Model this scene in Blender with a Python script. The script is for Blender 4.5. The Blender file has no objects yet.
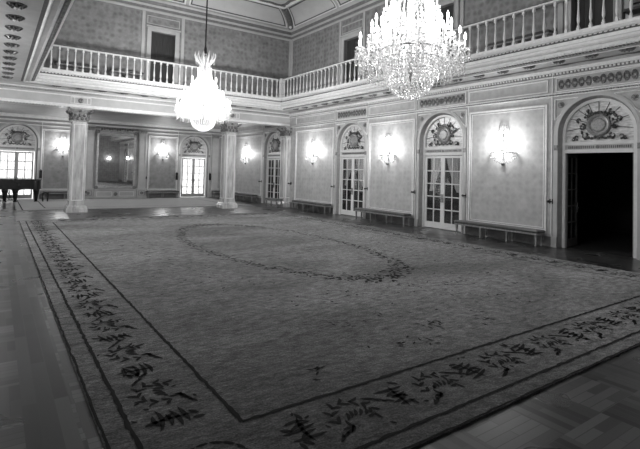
import bpy, bmesh, math, random
from mathutils import Vector, Matrix
random.seed(7)
S = bpy.context.scene
C = S.collection
PI = math.pi
R = math.radians

# ------------------------------------------------------------------ dimensions
W = 13.33            # right wall
XL = -1.2            # left wall
YB = 30.67           # far wall of the alcove
YU = 21.72           # upper back wall and beam face
YN = -3.0            # near wall
RX, RY, RXL = 12.25, 20.85, 1.10   # balcony edges right, back, left
ZS = 5.23            # balcony soffit
ZF = 5.75            # balcony floor
ZT = 9.85            # top of upper walls
DOORS = [0.64, 5.89, 11.15, 16.30, 23.50]

# ------------------------------------------------------------------ materials
def mat(name, base, rough=.6, var=.0, scale=4, detail=4, metal=0, bump=0, bscale=None, stretch=None, spots=None, spec=.5):
    m = bpy.data.materials.new(name); m.use_nodes = True
    n, l = m.node_tree.nodes, m.node_tree.links
    b = n['Principled BSDF']
    b.inputs['Roughness'].default_value = rough
    b.inputs['Metallic'].default_value = metal
    b.inputs['Specular IOR Level'].default_value = spec
    b.inputs['Base Color'].default_value = (base, base, base, 1)
    tc = n.new('ShaderNodeTexCoord'); mp = n.new('ShaderNodeMapping')
    l.new(tc.outputs['Object'], mp.inputs['Vector'])
    if stretch: mp.inputs['Scale'].default_value = stretch
    if var:
        t = n.new('ShaderNodeTexNoise'); t.inputs['Scale'].default_value = scale; t.inputs['Detail'].default_value = detail
        t.inputs['Roughness'].default_value = .65
        l.new(mp.outputs[0], t.inputs['Vector'])
        r = n.new('ShaderNodeValToRGB')
        lo, hi = base*(1-var), min(1, base*(1+var))
        r.color_ramp.elements[0].position = .32; r.color_ramp.elements[1].position = .68
        r.color_ramp.elements[0].color = (lo, lo, lo, 1); r.color_ramp.elements[1].color = (hi, hi, hi, 1)
        l.new(t.outputs['Fac'], r.inputs['Fac'])
        out = r.outputs['Color']
        if spots:
            v = n.new('ShaderNodeTexVoronoi'); v.inputs['Scale'].default_value = spots[0]; v.inputs['Randomness'].default_value = .35
            l.new(tc.outputs['Object'], v.inputs['Vector'])
            r2 = n.new('ShaderNodeValToRGB')
            r2.color_ramp.elements[0].position = .18; r2.color_ramp.elements[1].position = .48
            k = 1-spots[1]
            r2.color_ramp.elements[0].color = (k, k, k, 1); r2.color_ramp.elements[1].color = (1, 1, 1, 1)
            l.new(v.outputs['Distance'], r2.inputs['Fac'])
            mx = n.new('ShaderNodeMix'); mx.data_type = 'RGBA'; mx.blend_type = 'MULTIPLY'; mx.inputs[0].default_value = 1
            l.new(out, mx.inputs[6]); l.new(r2.outputs['Color'], mx.inputs[7]); out = mx.outputs[2]
        l.new(out, b.inputs['Base Color'])
    if bump:
        t2 = n.new('ShaderNodeTexNoise'); t2.inputs['Scale'].default_value = bscale or scale*4; t2.inputs['Detail'].default_value = 3
        l.new(mp.outputs[0], t2.inputs['Vector'])
        bp = n.new('ShaderNodeBump'); bp.inputs['Strength'].default_value = bump; bp.inputs['Distance'].default_value = .02
        l.new(t2.outputs['Fac'], bp.inputs['Height']); l.new(bp.outputs[0], b.inputs['Normal'])
    return m

M = {}
M['paper'] = mat('wallpaper_damask', .40, .55, .14, 3.2, 6, spots=(4.5, .12))
M['paper_up'] = mat('wallpaper_flocked', .235, .6, .25, 3, 5, spots=(4.0, .32))
M['plaster'] = mat('painted_plaster', .44, .5, .10, 1.6, 4)
M['white'] = mat('cream_moulding', .72, .4, .08, 8, 3)
M['ivory'] = mat('door_paint', .66, .35, .05, 8, 3)
M['relief'] = mat('dark_gilt_relief', .17, .35, .45, 14, 3, metal=.35)  # dark gilt ornament; on the soffit rosettes the tone paints in shadow
M['relief_light'] = mat('pale_gilt_relief', .38, .35, .3, 16, 3, metal=.25)
M['groove'] = mat('dark_groove_paint', .09, .6, .2, 9, 2)
M['marble'] = mat('veined_marble', .43, .22, .38, 2.6, 8, stretch=(2.4, 2.4, .5))
M['ceil'] = mat('ceiling_plaster', .50, .7, .06, 1.5, 4)
M['soffit'] = mat('soffit_plaster', .52, .6, .08, 3, 4)
M['rug'] = mat('carved_wool_pile', .017, .95, .5, 3.5, 12, bump=.35, bscale=22, stretch=(.55, 1, 1), spec=.1)
M['rug_dark'] = mat('dark_wool_pile', .013, .95, .3, 9, 3, spec=.05)
M['rug_far'] = mat('pale_wool_pile', .17, .9, .15, 3, 6, spec=.15)
M['seat'] = mat('dark_leather', .06, .4, .3, 10, 3)
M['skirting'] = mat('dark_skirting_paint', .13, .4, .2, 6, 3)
M['window_paint'] = mat('window_joinery_paint', .34, .4, .1, 6, 3)
M['bench_frame'] = mat('bench_gilt_wood', .24, .3, .2, 12, 3, metal=.3)
M['black'] = mat('ebonised_wood', .012, .25, .3, 6, 3)
M['iron'] = mat('blackened_metal', .02, .4, .2, 9, 2, metal=.4)
M['darkwood'] = mat('dark_polished_door', .035, .35, .3, 5, 5, stretch=(6, 6, .6))
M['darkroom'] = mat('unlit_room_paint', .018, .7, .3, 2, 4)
M['linen'] = mat('white_drapery', .75, .8, .1, 10, 3)
M['brass'] = mat('brass', .35, .25, .2, 9, 2, metal=.9)
M['candle'] = mat('candle_sleeve', .8, .5, .04, 20, 2)
M['relief_dark'] = mat('blackened_gilt_relief', .075, .35, .5, 14, 3, metal=.3)
M['disc'] = mat('medallion_gilt', .26, .4, .3, 18, 3, metal=.2)
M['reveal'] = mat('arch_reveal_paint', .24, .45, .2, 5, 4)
M['fan'] = mat('fan_panel_marbling', .58, .3, .45, 5, 7, stretch=(1, 1, 3))
M['mirror'] = mat('silvered_glass', .80, .02, .03, 2, 2, metal=1)

for k_, sw in (('rug', .56), ('rug_far', .4), ('rug_dark', .05)):
    q_ = M[k_].node_tree.nodes['Principled BSDF']; q_.inputs['Sheen Weight'].default_value = sw; q_.inputs['Sheen Roughness'].default_value = .45
    if k_ == 'rug':          # brushed, mottled pile
        n_, l_ = M[k_].node_tree.nodes, M[k_].node_tree.links
        tc_ = n_.new('ShaderNodeTexCoord'); mp_ = n_.new('ShaderNodeMapping'); mp_.inputs['Scale'].default_value = (.5, 1, 1); l_.new(tc_.outputs['Object'], mp_.inputs['Vector'])
        ta = n_.new('ShaderNodeTexNoise'); ta.inputs['Scale'].default_value = .55; ta.inputs['Detail'].default_value = 3; ta.inputs['Distortion'].default_value = .8; l_.new(mp_.outputs[0], ta.inputs['Vector'])
        tb = n_.new('ShaderNodeTexNoise'); tb.inputs['Scale'].default_value = 11; tb.inputs['Detail'].default_value = 10; tb.inputs['Roughness'].default_value = .75; l_.new(mp_.outputs[0], tb.inputs['Vector'])
        ra = n_.new('ShaderNodeMapRange'); ra.inputs['From Min'].default_value = .3; ra.inputs['From Max'].default_value = .7; ra.inputs['To Min'].default_value = sw*.62; ra.inputs['To Max'].default_value = sw*1.2; l_.new(ta.outputs['Fac'], ra.inputs['Value'])
        rb = n_.new('ShaderNodeMapRange'); rb.inputs['From Min'].default_value = .3; rb.inputs['From Max'].default_value = .7; rb.inputs['To Min'].default_value = .35; rb.inputs['To Max'].default_value = 1.65; l_.new(tb.outputs['Fac'], rb.inputs['Value'])
        td = n_.new('ShaderNodeTexNoise'); td.inputs['Scale'].default_value = 70; td.inputs['Detail'].default_value = 2; l_.new(tc_.outputs['Object'], td.inputs['Vector'])
        rd = n_.new('ShaderNodeMapRange'); rd.inputs['From Min'].default_value = .3; rd.inputs['From Max'].default_value = .7; rd.inputs['To Min'].default_value = .5; rd.inputs['To Max'].default_value = 1.5; l_.new(td.outputs['Fac'], rd.inputs['Value'])
        m0 = n_.new('ShaderNodeMath'); m0.operation = 'MULTIPLY'; l_.new(rd.outputs[0], m0.inputs[0]); l_.new(rb.outputs[0], m0.inputs[1]); rb = m0
        mm = n_.new('ShaderNodeMath'); mm.operation = 'MULTIPLY'; l_.new(ra.outputs[0], mm.inputs[0]); l_.new(rb.outputs[0], mm.inputs[1]); l_.new(mm.outputs[0], q_.inputs['Sheen Weight'])

def floor_mat():
    m = bpy.data.materials.new('parquet_floor'); m.use_nodes = True
    n, l = m.node_tree.nodes, m.node_tree.links
    b = n['Principled BSDF']; b.inputs['Roughness'].default_value = .27; b.inputs['IOR'].default_value = 1.5
    tc = n.new('ShaderNodeTexCoord')
    mp = n.new('ShaderNodeMapping'); mp.inputs['Rotation'].default_value = (0, 0, R(0)); l.new(tc.outputs['Object'], mp.inputs['Vector'])
    def brick(rot, bw, rh, c1, c2):
        q = n.new('ShaderNodeMapping'); q.inputs['Rotation'].default_value = (0, 0, rot); l.new(tc.outputs['Object'], q.inputs['Vector'])
        k = n.new('ShaderNodeTexBrick'); k.inputs['Scale'].default_value = 1; k.inputs['Brick Width'].default_value = bw
        k.inputs['Row Height'].default_value = rh; k.inputs['Mortar Size'].default_value = .004
        k.inputs['Color1'].default_value = (c1,)*3+(1,); k.inputs['Color2'].default_value = (c2,)*3+(1,); k.inputs['Mortar'].default_value = (.03, .03, .03, 1)
        l.new(q.outputs[0], k.inputs['Vector']); return k.outputs['Color']
    a = brick(0, .62, .085, .025, .075); c = brick(PI/2, .62, .085, .012, .05)
    ck = n.new('ShaderNodeTexChecker'); ck.inputs['Scale'].default_value = 1/.62; l.new(tc.outputs['Object'], ck.inputs['Vector'])
    mx = n.new('ShaderNodeMix'); mx.data_type = 'RGBA'; l.new(ck.outputs['Fac'], mx.inputs[0]); l.new(a, mx.inputs[6]); l.new(c, mx.inputs[7])
    # long border boards beside the rug
    bd = brick(PI/2, 1.8, .12, .014, .06)
    sx = n.new('ShaderNodeSeparateXYZ'); l.new(tc.outputs['Object'], sx.inputs[0])
    cm = n.new('ShaderNodeMath'); cm.operation = 'COMPARE'; cm.inputs[1].default_value = .42; cm.inputs[2].default_value = .17; l.new(sx.outputs['X'], cm.inputs[0])
    cmy = n.new('ShaderNodeMath'); cmy.operation = 'LESS_THAN'; cmy.inputs[1].default_value = 21; l.new(sx.outputs['Y'], cmy.inputs[0])
    ml = n.new('ShaderNodeMath'); ml.operation = 'MULTIPLY'; l.new(cm.outputs[0], ml.inputs[0]); l.new(cmy.outputs[0], ml.inputs[1])
    m2 = n.new('ShaderNodeMix'); m2.data_type = 'RGBA'; l.new(ml.outputs[0], m2.inputs[0]); l.new(mx.outputs[2], m2.inputs[6]); l.new(bd, m2.inputs[7])
    l.new(m2.outputs[2], b.inputs['Base Color'])
    sp = n.new('ShaderNodeMapRange'); sp.inputs['From Max'].default_value = .11; sp.inputs['To Min'].default_value = .22; sp.inputs['To Max'].default_value = .6; l.new(m2.outputs[2], sp.inputs['Value']); l.new(sp.outputs[0], b.inputs['Specular IOR Level'])
    t = n.new('ShaderNodeTexNoise'); t.inputs['Scale'].default_value = 1.3; l.new(tc.outputs['Object'], t.inputs['Vector'])
    mr = n.new('ShaderNodeMapRange'); mr.inputs['To Min'].default_value = .22; mr.inputs['To Max'].default_value = .36; l.new(t.outputs['Fac'], mr.inputs['Value']); l.new(mr.outputs[0], b.inputs['Roughness'])
    t3 = n.new('ShaderNodeTexNoise'); t3.inputs['Scale'].default_value = 5; l.new(tc.outputs['Object'], t3.inputs['Vector'])
    bp = n.new('ShaderNodeBump'); bp.inputs['Strength'].default_value = .012; bp.inputs['Distance'].default_value = .02; l.new(t3.outputs['Fac'], bp.inputs['Height']); l.new(bp.outputs[0], b.inputs['Normal'])
    return m
M['floor'] = floor_mat()

def crystal_mat():
    m = bpy.data.materials.new('cut_crystal'); m.use_nodes = True
    n, l = m.node_tree.nodes, m.node_tree.links; n.clear()
    o = n.new('ShaderNodeOutputMaterial'); d = n.new('ShaderNodeBsdfDiffuse'); t = n.new('ShaderNodeBsdfTranslucent'); g = n.new('ShaderNodeBsdfGlossy')
    tr = n.new('ShaderNodeBsdfTransparent')
    tx = n.new('ShaderNodeTexNoise'); tx.inputs['Scale'].default_value = 30; tc = n.new('ShaderNodeTexCoord'); l.new(tc.outputs['Object'], tx.inputs['Vector'])
    r = n.new('ShaderNodeValToRGB'); r.color_ramp.elements[0].color = (.25, .25, .25, 1); r.color_ramp.elements[1].color = (.85, .85, .85, 1)
    l.new(tx.outputs['Fac'], r.inputs['Fac'])
    for q in (d, t): l.new(r.outputs['Color'], q.inputs['Color'])
    g.inputs['Roughness'].default_value = .12; g.inputs['Color'].default_value = (.9, .9, .9, 1)
    a = n.new('ShaderNodeMixShader'); a.inputs[0].default_value = .55; l.new(d.outputs[0], a.inputs[1]); l.new(t.outputs[0], a.inputs[2])
    b = n.new('ShaderNodeMixShader'); b.inputs[0].default_value = .2; l.new(a.outputs[0], b.inputs[1]); l.new(g.outputs[0], b.inputs[2])
    c = n.new('ShaderNodeMixShader'); c.inputs[0].default_value = .5; l.new(b.outputs[0], c.inputs[1]); l.new(tr.outputs[0], c.inputs[2])
    l.new(c.outputs[0], o.inputs[0]); return m
M['crystal'] = crystal_mat()

def glass_mat():
    m = bpy.data.materials.new('clear_pane'); m.use_nodes = True
    n, l = m.node_tree.nodes, m.node_tree.links; n.clear()
    o = n.new('ShaderNodeOutputMaterial'); tr = n.new('ShaderNodeBsdfTransparent'); g = n.new('ShaderNodeBsdfGlossy'); g.inputs['Roughness'].default_value = .03
    tr.inputs['Color'].default_value = (.75, .75, .75, 1)
    lw = n.new('ShaderNodeLayerWeight'); pw = n.new('ShaderNodeMath'); pw.operation = 'POWER'; pw.inputs[1].default_value = 4; l.new(lw.outputs['Facing'], pw.inputs[0])
    f = n.new('ShaderNodeMapRange'); f.inputs['To Min'].default_value = .07; f.inputs['To Max'].default_value = .9; l.new(pw.outputs[0], f.inputs['Value'])
    tx = n.new('ShaderNodeTexNoise'); tx.inputs['Scale'].default_value = 3; bp = n.new('ShaderNodeBump'); bp.inputs['Strength'].default_value = .08
    tc = n.new('ShaderNodeTexCoord'); l.new(tc.outputs['Object'], tx.inputs['Vector']); l.new(tx.outputs['Fac'], bp.inputs['Height']); l.new(bp.outputs[0], g.inputs['Normal'])
    a = n.new('ShaderNodeMixShader'); l.new(f.outputs[0], a.inputs[0]); l.new(tr.outputs[0], a.inputs[1]); l.new(g.outputs[0], a.inputs[2]); l.new(a.outputs[0], o.inputs[0])
    return m
M['glass'] = glass_mat()

def sheer_mat():
    m = bpy.data.materials.new('sheer_curtain'); m.use_nodes = True
    n, l = m.node_tree.nodes, m.node_tree.links; n.clear()
    o = n.new('ShaderNodeOutputMaterial'); t = n.new('ShaderNodeBsdfTranslucent'); d = n.new('ShaderNodeBsdfDiffuse'); a = n.new('ShaderNodeMixShader'); a.inputs[0].default_value = .25
    w = n.new('ShaderNodeTexWave'); w.inputs['Scale'].default_value = 4; w.inputs['Distortion'].default_value = 2
    tc = n.new('ShaderNodeTexCoord'); l.new(tc.outputs['Object'], w.inputs['Vector'])
    r = n.new('ShaderNodeValToRGB'); r.color_ramp.elements[0].color = (.75, .75, .75, 1); r.color_ramp.elements[1].color = (.95, .95, .95, 1); l.new(w.outputs['Fac'], r.inputs['Fac'])
    l.new(r.outputs['Color'], t.inputs['Color']); l.new(r.outputs['Color'], d.inputs['Color'])
    l.new(t.outputs[0], a.inputs[1]); l.new(d.outputs[0], a.inputs[2]); l.new(a.outputs[0], o.inputs[0]); return m
M['sheer'] = sheer_mat()

def emit_mat(name, s):
    m = bpy.data.materials.new(name); m.use_nodes = True
    n, l = m.node_tree.nodes, m.node_tree.links; n.clear()
    o = n.new('ShaderNodeOutputMaterial'); e = n.new('ShaderNodeEmission'); e.inputs['Strength'].default_value = s; l.new(e.outputs[0], o.inputs[0])
    m.cycles.emission_sampling = 'NONE'
    return m
M['bulb'] = emit_mat('lit_bulb', 6)

# ------------------------------------------------------------------ mesh builder
class MB:
    def __init__(s): s.bm = bmesh.new(); s.mi = 0
    def face(s, vs):
        try:
            f = s.bm.faces.new(vs); f.material_index = s.mi; return f
        except ValueError: return None
    def poly(s, pts): return s.face([s.bm.verts.new(p) for p in pts])
    def box(s, x0, x1, y0, y1, z0, z1):
        v = [s.bm.verts.new((x, y, z)) for x in (x0, x1) for y in (y0, y1) for z in (z0, z1)]
        for q in ((0, 1, 3, 2), (4, 6, 7, 5), (0, 4, 5, 1), (2, 3, 7, 6), (0, 2, 6, 4), (1, 5, 7, 3)): s.face([v[i] for i in q])
        return s
    def rings(s, rs, closed=True, caps=True, loop=False):
        vr = [[s.bm.verts.new(p) for p in r] for r in rs]
        n = len(vr[0])
        m = len(vr)
        for i in range(m if loop else m-1):
            a, b = vr[i], vr[(i+1) % m]
            for j in range(n if closed else n-1):
                s.face([a[j], a[(j+1) % n], b[(j+1) % n], b[j]])
        if caps and closed and not loop:
            s.face(vr[0][::-1]); s.face(vr[-1])
        return s
    def lathe(s, prof, c=(0, 0, 0), n=12, sx=1, sy=1, a0=0, a1=2*PI, axis='z', caps=True):
        full = abs(a1-a0-2*PI) < 1e-6
        rs = []
        for r, z in prof:
            ring = []
            for k in range(n if full else n+1):
                a = a0+(a1-a0)*k/n
                x, y = r*math.cos(a)*sx, r*math.sin(a)*sy
                if axis == 'z': p = (c[0]+x, c[1]+y, c[2]+z)
                else: p = (c[0]+x, c[1]+z, c[2]+y)      # axis y
                ring.append(p)
            rs.append(ring)
        return s.rings(rs, closed=full, caps=caps)
    def square(s, prof, c=(0, 0, 0)):                 # square-section turning
        rs = [[(c[0]+r*a, c[1]+r*b, c[2]+z) for a, b in ((-1, -1), (1, -1), (1, 1), (-1, 1))] for r, z in prof]
        return s.rings(rs)
    def tube(s, pts, r, n=6, loop=False):
        pts = [Vector(p) for p in pts]; rs = []
        m = len(pts)
        for i, p in enumerate(pts):
            a = pts[(i-1) % m] if (loop or i > 0) else p
            b = pts[(i+1) % m] if (loop or i < m-1) else p
            t = (b-a).normalized()
            u = t.cross(Vector((0, 0, 1)))
            if u.length < .05: u = t.cross(Vector((0, 1, 0)))
            u.normalize(); w = t.cross(u)
            rr = r[i] if isinstance(r, (list, tuple)) else r
            rs.append([p+(u*math.cos(2*PI*k/n)+w*math.sin(2*PI*k/n))*rr for k in range(n)])
        return s.rings(rs, loop=loop)
    def octa(s, c, r, h, hd=None):
        hd = hd or h
        t = s.bm.verts.new((c[0], c[1], c[2]+h)); b = s.bm.verts.new((c[0], c[1], c[2]-hd))
        a0 = random.random()
        e = [s.bm.verts.new((c[0]+r*math.cos(a0+k*PI/2), c[1]+r*math.sin(a0+k*PI/2), c[2])) for k in range(4)]
        for k in range(4): s.face([t, e[k], e[(k+1) % 4]]); s.face([b, e[(k+1) % 4], e[k]])
        return s
    def blob(s, c, rx, ry, rz, n=8):
        pr = [(math.sin(PI*k/5), -math.cos(PI*k/5)*rz) for k in range(1, 5)]
        rs = [[(c[0]+r*rx*math.cos(2*PI*j/n), c[1]+r*ry*math.sin(2*PI*j/n), c[2]+z) for j in range(n)] for r, z in pr]
        return s.rings(rs)
    def archband(s, c, zc, r0, r1, y0, y1, zb, n=20):
        """band of an arch: radii r0..r1 seen from the front, y0 back, y1 front, legs down to zb"""
        def path(r): return [(c-r, zb)]+[(c-r*math.cos(PI*k/n), zc+r*math.sin(PI*k/n)) for k in range(n+1)]+[(c+r, zb)]
        a, b = path(r0), path(r1)
        rs = [[(p[0], y0, p[1]), (p[0], y1, p[1]), (q[0], y1, q[1]), (q[0], y0, q[1])] for p, q in zip(a, b)]
        return s.rings(rs)
    def frame(s, x0, x1, z0, z1, w, y0, y1):
        """rectangular picture-frame moulding on a wall"""
        s.box(x0, x1, y0, y1, z0, z0+w); s.box(x0, x1, y0, y1, z1-w, z1)
        s.box(x0, x0+w, y0, y1, z0+w, z1-w); s.box(x1-w, x1, y0, y1, z0+w, z1-w); return s
    def prism(s, prof, x0, x1):
        """profile of (y,z) extruded along x"""
        return s.rings([[(x, y, z) for y, z in prof] for x in (x0, x1)])

ORI = {}
def link(name, mb, mats, parent=None, kind=None, label=None, smooth=False, local=False, T=None):
    bm = mb.bm
    if T is not None: bmesh.ops.transform(bm, matrix=T, verts=bm.verts)
    if parent is not None and not local:
        bmesh.ops.transform(bm, matrix=ORI[parent.name].inverted(), verts=bm.verts)
    bmesh.ops.recalc_face_normals(bm, faces=bm.faces)
    me = bpy.data.meshes.new(name); bm.to_mesh(me); bm.free()
    if not isinstance(mats, (list, tuple)): mats = [mats]
    for m in mats: me.materials.append(m)
    if smooth:
        for p in me.polygons: p.use_smooth = True
    o = bpy.data.objects.new(name, me); C.objects.link(o)
    if parent is not None: o.parent = parent
    ORI[o.name] = (ORI[parent.name] if parent is not None else Matrix.Identity(4))
    if kind: o['kind'] = kind
    if label: o['label'] = label
    return o
def empty(name, loc=(0, 0, 0), rz=0, kind=None, label=None, cat=None, group=None):
    o = bpy.data.objects.new(name, None); C.objects.link(o)
    o.location = loc; o.rotation_euler = (0, 0, rz); o.empty_display_size = .2
    ORI[o.name] = Matrix.Translation(loc) @ Matrix.Rotation(rz, 4, 'Z')
    if kind: o['kind'] = kind
    if label: o['label'] = label
    if cat: o['category'] = cat
    if group: o['group'] = group
    return o
def copy_tree(o, parent=None):
    c = o.copy(); C.objects.link(c)
    if parent is not None: c.parent = parent
    for ch in list(o.children): copy_tree(ch, c)
    return c
def place(o, loc, rz=0, label=None, group=None, cat=None):
    o.location = loc; o.rotation_euler = (0, 0, rz)
    if label: o['label'] = label
    if group: o['group'] = group
    if cat: o['category'] = cat
    return o
def TR(loc, rz): return Matrix.Translation(loc) @ Matrix.Rotation(rz, 4, 'Z')
# wall frames: local x along wall, local +y into the room
FR = lambda y=0, z=0: TR((W, y, z), PI/2)          # right wall
FB = lambda x=0, z=0, y=YB: TR((x, y, z), PI)      # a wall facing the camera (local x = -X)
FL = lambda y=0, z=0: TR((XL, y, z), -PI/2)

# ------------------------------------------------------------------ floor
b = MB(); b.box(XL-.3, W+.26, YN-.3, YB+.3, -.2, 0); link('floor', b, M['floor'], kind='structure')

# ------------------------------------------------------------------ walls with arched openings
AR, AZ = 1.02, 3.25
def wall_mesh(b, s0, s1, z0, z1, arches, rects=(), th=.26):
    """local wall: front face y=0, back y=-th"""
    cuts = sorted([(c-AR, c+AR, 'a', c) for c in arches]+[(x0, x1, 'r', (za, zb)) for x0, x1, za, zb in rects])
    x = s0
    for a, e, k, q in cuts:
        b.box(x, a, -th, 0, z0, z1)
        if k == 'a':
            n = 20; pts = [(q-AR*math.cos(PI*i/n), AZ+AR*math.sin(PI*i/n)) for i in range(n+1)]
            for i in range(n):
                (xa, za), (xb, zb) = pts[i], pts[i+1]
                for y in (0, -th): b.poly([(xa, y, za), (xb, y, zb), (xb, y, z1), (xa, y, z1)])
                b.poly([(xa, 0, za), (xb, 0, zb), (xb, -th, zb), (xa, -th, za)])
        else:
            if q[0] > z0: b.box(a, e, -th, 0, z0, q[0])
            b.box(a, e, -th, 0, q[1], z1)
        x = e
    b.box(x, s1, -th, 0, z0, z1)
b = MB(); wall_mesh(b, YN, YB, 0, ZS, DOORS); link('wall_right', b, M['paper'], kind='structure', T=FR())
b = MB(); wall_mesh(b, -(W), -(XL), 0, 4.8, [-11.23, -.93]); link('wall_back', b, mat('alcove_wall_paint', .32, .5, .14, 1.6, 4), kind='structure', T=FB())
b = MB(); wall_mesh(b, -YB, -YN, 0, ZS, [-d for d in DOORS[2:]]); link('wall_left', b, M['paper'], kind='structure', T=FL())
b = MB(); wall_mesh(b, XL, W, 0, ZT, []); link('wall_near', b, M['paper_up'], kind='structure', T=TR((0, YN, 0), 0))
# upper walls
UD = [.64, 5.99, 11.15, 16.4]
b = MB(); wall_mesh(b, YN, YU+.3, ZS, ZT, [], [(d-.55, d+.55, ZF, 8.2) for d in UD]); link('wall_right_upper', b, M['paper_up'], kind='structure', T=FR())
b = MB(); wall_mesh(b, -W, -XL, 5.3, ZT, [], [(-6.80, -5.68, ZF, 8.3)]); link('wall_back_upper', b, M['paper_up'], kind='structure', T=FB(0, 0, YU))
b = MB(); wall_mesh(b, -YU, -YN, ZS, ZT, []); link('wall_left_upper', b, M['paper_up'], kind='structure', T=FL())

# alcove ceiling and the beam carried by the columns
b = MB(); b.box(XL-.2, W+.2, YU+.3, YB+.2, 4.8, 5.0); link('ceiling_alcove', b, mat('alcove_ceiling_paint', .32, .6, .1, 3, 4), kind='structure')
beam = empty('beam', (6, YU, 4.45), kind='structure')
b = MB(); b.box(XL, W, YU, YU+.62, 4.45, 5.3); link('beam_body', b, M['plaster'], beam)
b = MB()
b.box(XL, W, YU-.05, YU, 4.45, 4.53); b.box(XL, W, YU-.03, YU, 4.53, 4.57)
b.box(XL, W, YU-.04, YU, 4.90, 4.95); b.box(XL, W, YU-.07, YU, 5.09, 5.14)
link('beam_moulding', b, M['white'], beam)
b = MB(); x = XL
while x < W: b.box(x, x+.05, YU-.07, YU, 5.02, 5.07); x += .1
x = XL
while x < W: b.box(x, x+.06, YU-.03, YU+.03, 4.41, 4.45); x += .11
link('bead_row', b, M['relief_light'], beam)
b = MB(); b.box(XL, W, YU+.62, YU+.7, 4.45, 4.8); b.box(XL, W, YU+.7, YU+.85, 4.66, 4.8); link('beam_back_cornice', b, M['white'], beam)

# ------------------------------------------------------------------ balcony (U shaped): sweep of a section with mitred corners
PTH = [((RXL, YN), (1, 0)), ((RXL, RY), (1, -1)), ((RX, RY), (-1, -1)), ((RX, YN), (-1, 0))]
def usweep(b, prof):
    rs = []
    for (x, y), (nx, ny) in PTH: rs.append([(x+nx*d, y+ny*d, z) for d, z in prof])
    return b.rings(rs)
balc = empty('balcony', (6, RY, ZS), kind='structure')
b = MB(); usweep(b, [(-1.2, ZS+.02), (-.02, ZS+.02), (-.02, ZF), (-1.2, ZF)]); link('balcony_slab', b, M['soffit'], balc)
b = MB(); b.box(XL, RXL-1.2, YN, YU, ZS+.02, ZF); link('balcony_slab', b, M['soffit'], balc)
b = MB()
usweep(b, [(-.1, ZS), (0, ZS), (.02, ZS+.03), (.02, 5.30), (.0, 5.34), (-.02, 5.34), (-.1, 5.3)])
usweep(b, [(-.02, 5.36), (.03, 5.36), (.06, 5.40), (.05, 5.46), (-.02, 5.48)])
usweep(b, [(-.02, 5.50), (.0, 5.50), (.01, 5.58), (-.02, 5.58)])
usweep(b, [(-.02, 5.66), (.04, 5.66), (.08, 5.72), (.09, 5.77), (-.02, 5.77)])
usweep(b, [(-.14, 5.70), (.06, 5.745), (.05, 5.775), (-.14, 5.775)])
usweep(b, [(-.36, ZS-.015), (-.33, ZS-.03), (-.30, ZS-.015), (-.30, ZS+.03), (-.36, ZS+.03)])
usweep(b, [(-.17, ZS-.01), (-.12, ZS-.02), (-.12, ZS+.03), (-.17, ZS+.03)])
link('balcony_fascia', b, M['white'], balc)
b = MB()
usweep(b, [(-.02, 5.585), (.015, 5.60), (.015, 5.63), (-.02, 5.65)])
usweep(b, [(-.44, ZS+.012), (-.36, ZS+.01), (-.36, ZS+.03), (-.44, ZS+.03)])
link('balcony_groove', b, M['groove'], balc)
def beads(b, z, d, size, step, h):
    y = YN
    while y < RY-.1:
        b.box(RX-d-.02, RX-d+size, y, y+step*.55, z, z+h); b.box(RXL+d-size, RXL+d+.02, y, y+step*.55, z, z+h); y += step
    x = RXL+.1
    while x < RX-.05: b.box(x, x+step*.55, RY-d-.02, RY-d+size, z, z+h); x += step
b = MB(); beads(b, 5.235, .02, .05, .09, .05); beads(b, 5.615, .01, .03, .12, .035); link('bead_row', b, M['white'], balc)

b = MB(); y = YN
while y < RY-.1:
    b.blob((RXL-.06, y, ZS-.008), .055, .035, .02, 6); b.blob((RX+.06, y, ZS-.008), .055, .035, .02, 6); y += .085
link('rope_moulding', b, M['relief'], balc)
def rosette_mesh():
    b = MB()
    b.lathe([(.02, -.10), (.07, -.09), (.09, -.05), (.06, -.02)], n=10)
    for k in range(8):
        a = 2*PI*k/8
        b.tube([(.06*math.cos(a), .06*math.sin(a), -.03), (.16*math.cos(a), .16*math.sin(a), -.06), (.25*math.cos(a), .25*math.sin(a), -.01)], [.03, .045, .02], 5)
    b.lathe([(.27, 0), (.27, -.02), (.235, -.02), (.235, 0)], n=20, caps=False)
    return b
ros = link('rosette', rosette_mesh(), M['relief'], balc, local=True)  # shade on the rosettes is put into the dark gilt colour
ros.scale = (.7, .7, .7)
def put_ros(x, y, first=[True]):
    if first[0]: o = ros; first[0] = False
    else: o = ros.copy(); C.objects.link(o)
    o.location = Vector((x, y, ZS+.02))-Vector(balc.location)
for k in range(24): 
    if 20.9-k*.86 > YN: put_ros(12.80, 20.3-k*.853)
for k in range(14): put_ros(.22, 20.7-k*.955)
for k in range(12): put_ros(1.92+k*.874, 21.42)

# ------------------------------------------------------------------ right-wall mouldings (local x = Y)
def bands(b, s0, s1):
    for z0, z1, t in ((4.34, 4.37, .05), (4.41, 4.45, .035), (4.90, 4.93, .04), (5.04, 5.08, .05), (5.08, 5.13, .08)):
        b.box(s0, s1, 0, t, z0, z1)
def beadline(b, s0, s1, z, t, w=.045, st=.085, h=.03):
    x = s0
    while x < s1: b.box(x, x+w, 0, t, z, z+h); x += st
b = MB(); bands(b, YN, YU); bands(b, YU+.62, YB); link('trim_1', b, M['white'], kind='structure', T=FR())
b = MB(); beadline(b, YN, YU, 4.375, .055); b.box(YN, YU, 0, .02, 4.96, 5.04); link('trim_2', b, M['relief'], kind='structure', T=FR())
b = MB(); beadline(b, YN, YU, 4.975, .06, .05, .1, .05); link('trim_8', b, M['white'], kind='structure', T=FR())
b = MB()
segs = []
for i, d in enumerate(DOORS):
    lo = YN if i == 0 else DOORS[i-1]+1.3
    segs.append((lo, d-1.3))
segs.append((DOORS[-1]+1.3, YB))
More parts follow.
